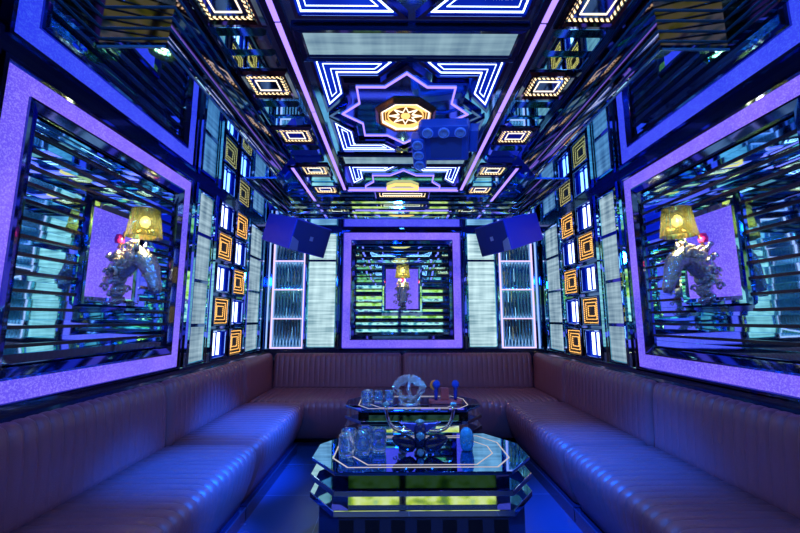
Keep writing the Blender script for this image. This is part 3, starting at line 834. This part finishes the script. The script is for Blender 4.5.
# ------------------------------------------------------------------ tables
def oct_plate(hw, hd, cx, cy):
    return [(-hw+cx, -hd), (hw-cx, -hd), (hw, -hd+cy), (hw, hd-cy), (hw-cx, hd), (-hw+cx, hd), (-hw, hd-cy), (-hw, -hd+cy)]
def table(label, x, y, hw=.583, hd=.305):
    t = thing('tiered_table', label, 'table', (x, y, 0))
    cx, cy = .155, .20
    OP = oct_plate(hw, hd, cx, cy)
    top = obj('top_plate', MB().prism(OP, .553, .570, 'z'), M['table'], t, bevel=.003)
    obj('inlay_line', MB().ring(oct_plate(hw-.112, hd-.052, .095, .13), .0075, .5695, .5712, 'z'), M['inlay'], top)
    IN = oct_plate(hw-.185, hd-.085, .12, .16)
    obj('inlay_line', MB().ring(IN, .0065, .5695, .5712, 'z'), M['inlay'], top)
    for k, (za, zb) in enumerate(((.460, .488), (.370, .400))):
        obj('tier_plate', MB().prism(oct_plate(hw+.004, hd+.004, cx, cy), za, zb, 'z'), M['tier'], t, bevel=.003)
    obj('core', MB().prism(oct_plate(hw-.11, hd-.09, .10, .12), .400, .460, 'z'), M['core'], t)
    obj('core', MB().prism(oct_plate(hw-.11, hd-.09, .10, .12), .486, .553, 'z'), M['dark_core'], t)
    b = obj('base', MB().prism(oct_plate(hw-.055, hd-.012, .12, .14), .0, .370, 'z'), M['tbase'], t)
    n = 7
    for k in range(n):
        xx = (k-(n-1)/2)*.123
        obj('base_slot', MB().box(xx-.034, xx+.034, -hd+.0105, -hd+.014, .04, .350), M['slot'], b)
    return t
table('near octagonal mirror table with three stacked plates, closest to the viewer', .048, 2.225)
table('far octagonal mirror table with three stacked plates, by the back sofa', .060, 3.455)

# ---------------- tumblers
ZT = .5712
def tumbler(label, x, y, r, h, rot=0):
    t = thing('glass_tumbler', label, 'glass', (x, y, ZT), (0, 0, rot), None)
    pr = [(.001, .0), (r*.86, .0), (r*.92, .006), (r, h*.35), (r, h-.002), (r-.0015, h), (r-.004, h-.002), (r-.004, h*.36), (r*.80, .02), (.001, .016)]
    mb = MB(); n = 20; vs = []; fs = []
    for i, (rr, z) in enumerate(pr):
        for j in range(n):
            g = 2*PI*j/n; k = 1
            if i in (3, 2): k = 1 - .05*(j % 2)
            vs.append((rr*k*math.cos(g), rr*k*math.sin(g), z))
    for i in range(len(pr)-1):
        for j in range(n): q = (j+1) % n; fs.append((i*n+j, i*n+q, (i+1)*n+q, (i+1)*n+j))
    mb.add(vs, fs, True); obj('tumbler_body', mb, M['glass'], t)
    band = MB()
    for zz in (h*.52, h*.62):
        pts = [((r+.0012)*math.cos(a), (r+.0012)*math.sin(a), zz+.003*math.sin(a*9)) for a in [2*PI*k/54 for k in range(55)]]
        band.tube(pts, .0018, 5, cap=False)
    obj('cut_band', band, M['chrome'], t)
G = [(-.182, 2.205, 'clear tumbler on the near table, rightmost of its group'), (-.268, 2.165, 'clear tumbler on the near table, front middle of its group'),
     (-.352, 2.125, 'clear tumbler on the near table, front left of its group'), (-.352, 2.222, 'clear tumbler on the near table, back left of its group'),
     (-.262, 2.262, 'clear tumbler on the near table, back middle of its group')]
for i, (x, y, l) in enumerate(G): tumbler(l, x, y, .042, .112, i*.3)
F = [(-.345, 3.335, 'clear tumbler on the far table, left of the three'), (-.245, 3.42, 'clear tumbler on the far table, middle of the three'), (-.150, 3.43, 'clear tumbler on the far table, right of the three beside the silver ornament'),
     (-.335, 3.47, 'clear tumbler on the far table, half hidden behind the left one')]
for i, (x, y, l) in enumerate(F): tumbler(l, x, y, .042, .10 if i else .112, i*.3)

# ---------------- bull-head ornament on the near table
t = thing('bull_head_ornament', 'dark blue bull-head ornament with upcurved chrome horns on the near table', 'ornament', (.045, 2.16, ZT))
b = MB()
b.lathe([(.001, 0), (.030, 0), (.034, .008), (.022, .02), (.020, .04)], 20)
b.tube([(0, 0, .03), (0, -.005, .07), (0, -.012, .115), (0, -.008, .15)], [.024, .027, .036, .030], 14)
obj('head', b, M['navy_gloss'], t)
for s in (-1, 1):
    wv = [(s*.008, -.012, .060), (s*.05, -.016, .100), (s*.10, -.012, .112), (s*.165, -.006, .092), (s*.155, -.008, .060), (s*.10, -.02, .012), (s*.03, -.018, -.002)]
    n = len(wv); vs = [Vector(p) for p in wv] + [Vector(p)+Vector((0, .022, 0)) for p in wv]
    cf = Vector((s*.070, -.024, .055)); cbk = Vector((s*.070, .024, .055)); vs += [cf, cbk]
    fs = [(i, (i+1) % n, 2*n) for i in range(n)] + [(n+i, n+(i+1) % n, 2*n+1) for i in range(n)] + [(i, (i+1) % n, n+(i+1) % n, n+i) for i in range(n)]
    obj('cheek', MB().add(vs, fs, True), M['navy_gloss'], t, subd=1)
    e = MB().prism([(s*.012, .112), (s*.012, .160), (s*.060, .163), (s*.118, .168), (s*.075, .142), (s*.03, .112)], -.016, .004, 'y')
    obj('ear', e, pbr('lilac_enamel', (.10, .09, .35), .25, .4), t, bevel=.003)
    hp = []
    for k in range(13):
        a = k/12; hp.append((s*(.022+.165*math.sin(a*PI/2)**.9), -.004, .128 - .018*math.sin(a*PI) + .132*a**2.4))
    obj('horn', MB().tube(hp, [.012-.0035*k/12 for k in range(13)], 10), M['chrome'], t)
    obj('horn_tip', MB().ball(hp[-1], .017, (1.2, 1.1, .8)), M['gem'], t)
obj('forehead_cap', MB().ball((0, -.006, .168), .020, (1.3, 1, .7)), M['gem'], t)
obj('brow_jewel', MB().ball((0, -.045, .105), .02, (1.2, .6, 1)), M['gem'], t)
obj('nose_jewel', MB().ball((0, -.05, .022), .018, (1, .7, 1.1)), M['gem'], t)

# ---------------- egg-shaped ornament
t = thing('speckled_egg_ornament', 'blue-green speckled egg-shaped ornament on the near table right side', 'ornament', (.312, 2.215, ZT))
eg = MB().lathe([(.001, 0), (.022, 0), (.030, .006), (.037, .03), (.040, .06), (.037, .088), (.028, .108), (.014, .12), (.001, .123)], 24)
obj('shell', eg, pbr('teal_speckled_glaze', (.03, .30, .42), .2, .2, .7, 90, var=.6, vscale=60), t)
for k in range(4):
    a = -PI/2+(-.6+.4*k)
    obj('stud', MB().ball((.038*math.cos(a), .038*math.sin(a), .05+.012*(k % 2)), .0065), M['gem'], t)

# ---------------- silver sculptural ornament on the far table
t = thing('silver_baroque_ornament', 'ornate openwork silver ornament standing on the far table', 'ornament', (.025, 3.36, ZT)); t.scale = (.96, .96, .92)
rn = random.Random(11)
b = MB().lathe([(.001, 0), (.10, 0), (.105, .012), (.085, .022), (.06, .03), (.001, .032)], 24)
obj('foot', b, M['shiny_silver'], t)
wr = MB()
cz = .135
for k in range(40):
    a = 2*PI*k/40
    rr = .092+.012*math.sin(5*a)
    c = (rr*1.12*math.cos(a), rn.uniform(-.03, .03), cz+rr*.85*math.sin(a))
    wr.ball(c, rn.uniform(.013, .022), (1, 1, 1), 8, 6)
wr.tube([(1.12*.092*math.cos(2*PI*k/32), 0, cz+.092*.85*math.sin(2*PI*k/32)) for k in range(33)], .012, 8, cap=False)
wr.tube([(0, -.01, .03), (.012, -.025, .09), (-.01, -.03, .14), (.006, -.02, .21)], [.024, .018, .020, .016], 8)
for k in range(26):
    wr.ball((rn.uniform(-.095, .095), rn.uniform(-.05, .02), .03+rn.random()*.035), rn.uniform(.010, .018), (1, 1, 1), 8, 6)
for k in range(10):
    a = .25+.265*k
    wr.tube([(.11*math.cos(a), 0, cz+.09*math.sin(a)), (.135*math.cos(a), -.01, cz+.125*math.sin(a))], .009, 6); wr.ball((.138*math.cos(a), -.01, cz+.13*math.sin(a)), .014, (1, 1, 1), 8, 6)
obj('wreath', wr, M['shiny_silver'], t)
for k, a in enumerate((.25, .55, .9, 1.2, PI/2+.05, 1.9, 2.2, 2.55, 2.9)):
    fl = MB(); c = Vector((.128*1.05*math.cos(a), -.015, cz+.112*math.sin(a)))
    for j in range(6):
        g = 2*PI*j/6; fl.ball((c.x+.017*math.cos(g), c.y-.006, c.z+.017*math.sin(g)), .011, (1, .6, 1), 8, 6)
    fl.ball((c.x, c.y-.012, c.z), .010, (1, 1, 1), 8, 6)
    fl.tube([c, (c.x*.8, 0, cz+(c.z-cz)*.8)], .006, 6)
    obj('blossom', fl, M['shiny_silver'], t)
for s in (-1, 1):
    hp = [(s*(.095+.045*math.sin(PI*k/10)), 0, .175-.09*k/10) for k in range(11)]
    obj('handle', MB().tube(hp, .007, 8), M['shiny_silver'], t)
    obj('scroll_foot', MB().tube([(s*(.03+.05*k/8), -.04, .05+.03*math.sin(k*.8)) for k in range(9)], [.011-.0006*k for k in range(9)], 8), M['shiny_silver'], t)

# ---------------- microphone stand and microphones
t = thing('microphone_holder', 'red-brown microphone holder with upright block on the far table', 'holder', (.345, 3.40, ZT))
obj('base', MB().prism([(-.125, -.05), (.125, -.05), (.145, -.02), (.145, .05), (-.145, .05), (-.145, -.02)], 0, .028, 'z'), M['wood'], t, bevel=.005)
obj('upright_block', MB().box(-.042, .030, -.01, .035, .028, .128), M['wood'], t, bevel=.004)
def mic(x, y, ring, label, cover):
    t = thing('microphone', label, 'microphone', (x, y, ZT+.029), (.05, 0, 0))
    obj('handle', MB().lathe([(.014, 0), (.016, .03), (.019, .095), (.022, .105)], 16), M['black'], t)
    if ring: obj('cover_ring', MB().tube([(.03*math.cos(a)-.012, .0, .125+.034*math.sin(a)) for a in [PI*.35+2*PI*.62*k/16 for k in range(17)]], .011, 8), M['orange'], t)
    obj('foam_head', MB().ball((.004 if ring else 0, -.008, .135), .033, (1, 1, 1.05), 16, 12), cover, t)
    return t
mic(.262, 3.395, True, 'microphone with blue foam head and orange ring, left on the holder', M['foam_blue'])
mic(.432, 3.395, False, 'microphone with plain blue foam head, right on the holder', M['foam_blue'])

# ------------------------------------------------------------------ lights the room has, plus added rear spots
def lamp(kind, name, loc, energy, col, rot=(0, 0, 0), **kw):
    l = bpy.data.lights.new(name, kind); l.energy = energy; l.color = col
    for k, v in kw.items(): setattr(l, k, v)
    o = bpy.data.objects.new(name, l); COL.objects.link(o); o.location = loc; o.rotation_euler = rot
    return o
BL = (.02, .20, 1.0)
def beam(name, src, dst, energy, col, deg, blend=.6, size=.05):
    d = Vector(dst)-Vector(src)
    o = lamp('SPOT', name, src, energy, col, spot_size=math.radians(deg), spot_blend=blend, shadow_soft_size=size)
    o.rotation_euler = d.to_track_quat('-Z', 'Y').to_euler(); return o
SRC = (.22, 2.26, 2.26)
beam('stage_beam', SRC, (.05, 2.6, 0), 150, BL, 125)
beam('stage_beam', SRC, (-1.16, 3.15, .48), 2600, (.0, .11, 1.0), 26, 1.0)
beam('stage_beam', SRC, (-1.12, 2.25, .48), 1900, (.0, .11, 1.0), 26, 1.0)
beam('stage_beam', SRC, (1.08, 2.45, .48), 1000, (.0, .11, 1.0), 40, 1.0)
for sx in (-1, 1):
    beam('added_rear_spot', (sx*.95, .1, 2.3), (sx*1.2, 3.95, 2.22), 1100, (.01, .09, 1.0), 15, .5)  # unseen spots without a fixture, added to turn the speakers blue
beam('added_rear_spot', (-.05, -.2, 2.3), (0, 3.0, 1.3), 190, BL, 125, .9, .10)  # unseen wide spot added as blue fill from the rear
for x, y, z in ((-XW+.17, YL, 1.808), (XW-.17, 2.172, 1.808), (-.008, YB-.17, 1.838)):
    lamp('POINT', 'lamp_glow', (x, y, z), 11.0, (1.0, .62, .26), shadow_soft_size=.02)

w = bpy.data.worlds.new('world'); S.world = w; w.use_nodes = True
w.node_tree.nodes['Background'].inputs[0].default_value = (.002, .004, .02, 1)

# ------------------------------------------------------------------ camera
F, PITCH, ROLL, YAW, CX, CZ = 373.222, .139861, -.000916, .00851, -.08169, 1.30
cy, sy, cp, sp = math.cos(YAW), math.sin(YAW), math.cos(PITCH), math.sin(PITCH)
fw = Vector((sy*cp, cy*cp, sp)); r = Vector((cy, -sy, 0)); u = r.cross(fw)
cr, sr = math.cos(ROLL), math.sin(ROLL)
r, u = cr*r+sr*u, -sr*r+cr*u
cam = bpy.data.cameras.new('camera'); co = bpy.data.objects.new('camera', cam); COL.objects.link(co)
cam.sensor_width = 36; cam.lens = F/800*36; cam.clip_start = .02
co.matrix_world = Matrix(((r.x, u.x, -fw.x, CX), (r.y, u.y, -fw.y, 0), (r.z, u.z, -fw.z, CZ), (0, 0, 0, 1)))
S.camera = co

S.view_settings.view_transform = 'Standard'; S.view_settings.look = 'None'; S.view_settings.gamma = 1
S.view_settings.exposure = 0.25; S.view_settings.use_curve_mapping = False
S.cycles.max_bounces = 14; S.cycles.glossy_bounces = 10; S.cycles.transmission_bounces = 8; S.cycles.transparent_max_bounces = 8
